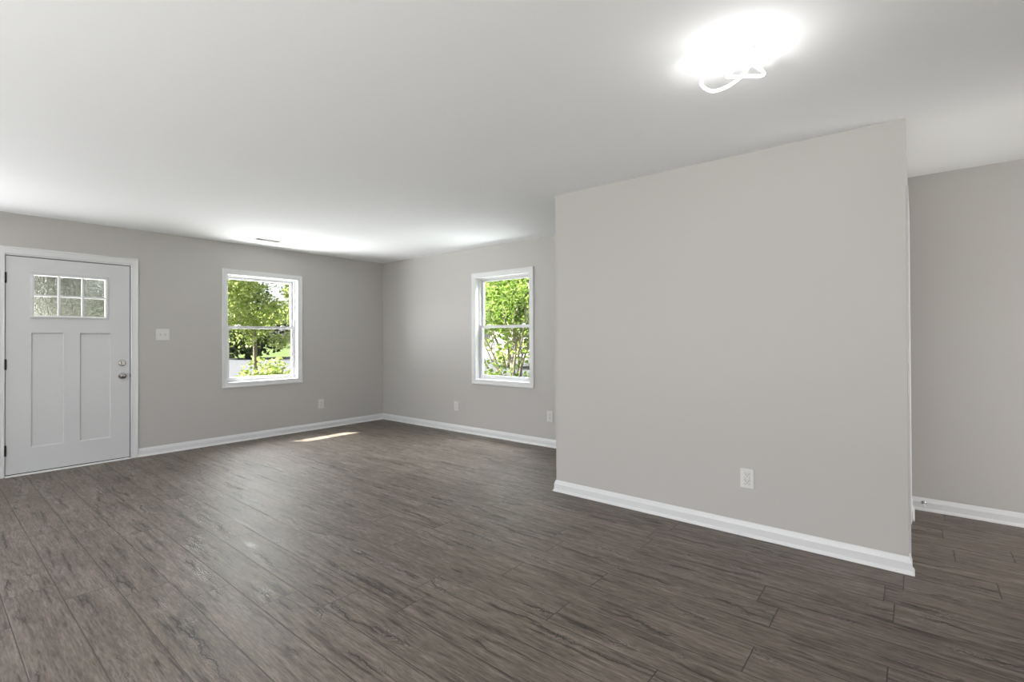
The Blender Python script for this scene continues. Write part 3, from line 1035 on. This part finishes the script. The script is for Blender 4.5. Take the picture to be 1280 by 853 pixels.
# seen through the window beside the door
rb = random.Random(5)
boughs = [((rb.uniform(-0.6, 2.2), rb.uniform(-3.4, 3.4), rb.uniform(1.5, 4.4)), rb.uniform(0.35, 0.7)) for _ in range(80)]
tree('street_tree', 'leafy yellow-green tree with drooping boughs seen through the window beside the door', 'tree', (-17.5, 7.5, GZ), 4, 1, 4.4, 0.085, 2, 34000, 0.12, 0.7, M['leaf_yellow'], M['bark_pale'], wander=0.14, up=0.2, kids=3.0, extra=boughs)
shrub('shrub', 'low yellow-green shrub in front of the pavement seen through the lower sash beside the door', (-12.2, 5.35, GZ), 11, 0.95, 0.5, 1000, 0.12, M['leaf_yellow'])
for k, (x, y, lab) in enumerate(((-43, 9.5, 'deep green tree across the street, left in the window beside the door'), (-41.5, 17.0, 'deep green tree across the street, middle of the window beside the door'), (-39.5, 23.8, 'deep green tree across the street, right in the window beside the door'))):
    rk = random.Random(60 + k)
    ex = [((rk.uniform(-2.6, 2.6), rk.uniform(-2.4, 2.4), rk.uniform(0.35, 5.5)), rk.uniform(0.7, 1.2)) for _ in range(44)]
    tree('shade_tree', lab, 'tree', (x, y, GZ), 21 + k, 1, 3.0, 0.20, 1, 6500, 0.34, 0.8, M['leaf_dark'], M['bark'], group='trees across the street', extra=ex)
# seen through the panes of the front door
tree('yard_tree', 'pale leafy tree seen blurred through the small panes of the front door', 'tree', (-15.5, 2.5, GZ), 31, 1, 4.0, 0.12, 2, 8000, 0.15, 0.8, M['leaf_pale'], M['bark'], extra=[((0.3, 0, 2.6), 0.9), ((0, 0.8, 3.0), 0.9), ((0.2, -0.8, 2.8), 0.9)])
# seen through the back window
rb = random.Random(15)
vine = [((rb.uniform(-1.7, 1.5), rb.uniform(-0.7, 0.9), rb.uniform(0.6, 3.4)), rb.uniform(0.18, 0.34)) for _ in range(40)]
tree('vine_tree', 'bright green tangled tree with many pale stems close outside the back window', 'tree', (-6.5, 8.2, GZ), 41, 9, 3.0, 0.030, 2, 8500, 0.10, 0.34, M['leaf_green'], M['bark_pale'], wander=0.35, up=0.1, kids=3.0, extra=vine)
tree('slender_tree', 'slender green tree with pale leaning stems behind the tangled one at the back window', 'tree', (-11.9, 14.8, GZ), 42, 7, 3.3, 0.045, 2, 11000, 0.17, 0.7, M['leaf_green'], M['bark_pale'], wander=0.3, up=0.15, kids=3.0)
lf_ = [((rb.uniform(-3.0, 3.0), rb.uniform(-1.5, 1.5), rb.uniform(0.5, 4.6)), rb.uniform(0.5, 0.9)) for _ in range(44)]
tree('leafy_tree', 'dense leafy tree filling the space in front of the white house behind the back window', 'tree', (-17.0, 20.3, GZ), 43, 3, 3.6, 0.09, 2, 15000, 0.22, 1.0, M['leaf_yellow'], M['bark_pale'], wander=0.25, up=0.1, kids=3.2, extra=lf_)
shrub('shrub', 'bushy bright green shrub low outside the back window', (-6.3, 6.5, GZ), 51, 1.15, 0.4, 1500, 0.10, M['leaf_green'])
# neighbour's house beyond the back garden
nh = empty('neighbouring_house', (-25, 32, GZ))
thing(nh, 'white house beyond the trees outside the back window', 'house')
bm = bmesh.new(); box(bm, MW, -33, -17, 28, 36, GZ, 2.5)
M['siding'] = mat('white_siding', (0.82, 0.82, 0.80), 0.6)
bump_noise(M['siding'], 6, 0.01, 0.2)
obj('wall', bm, M['siding'], nh)
bm = bmesh.new()
V = [bm.verts.new(p) for p in ((-33.4, 27.6, 2.5), (-16.6, 27.6, 2.5), (-16.6, 36.4, 2.5), (-33.4, 36.4, 2.5), (-33.4, 32, 4.8), (-16.6, 32, 4.8))]
for q in ((0, 1, 2, 3), (0, 1, 5, 4), (2, 3, 4, 5), (0, 4, 3), (1, 2, 5)):
    bm.faces.new([V[i] for i in q])
M['shingle'] = ground_mat('grey_shingles', (0.064, 0.064, 0.068), (0.104, 0.104, 0.108), 6)
obj('roof', bm, M['shingle'], nh)
for x in (-30, -25.5, -21):
    bm = bmesh.new(); box(bm, MW, x - 0.5, x + 0.5, 27.93, 27.999, 0.7, 2.0)
    wf = obj('house_window', bm, M['trim'], nh)
    bm = bmesh.new(); box(bm, MW, x - 0.42, x + 0.42, 27.90, 27.929, 0.78, 1.92)
    obj('pane', bm, M['dark'], wf)
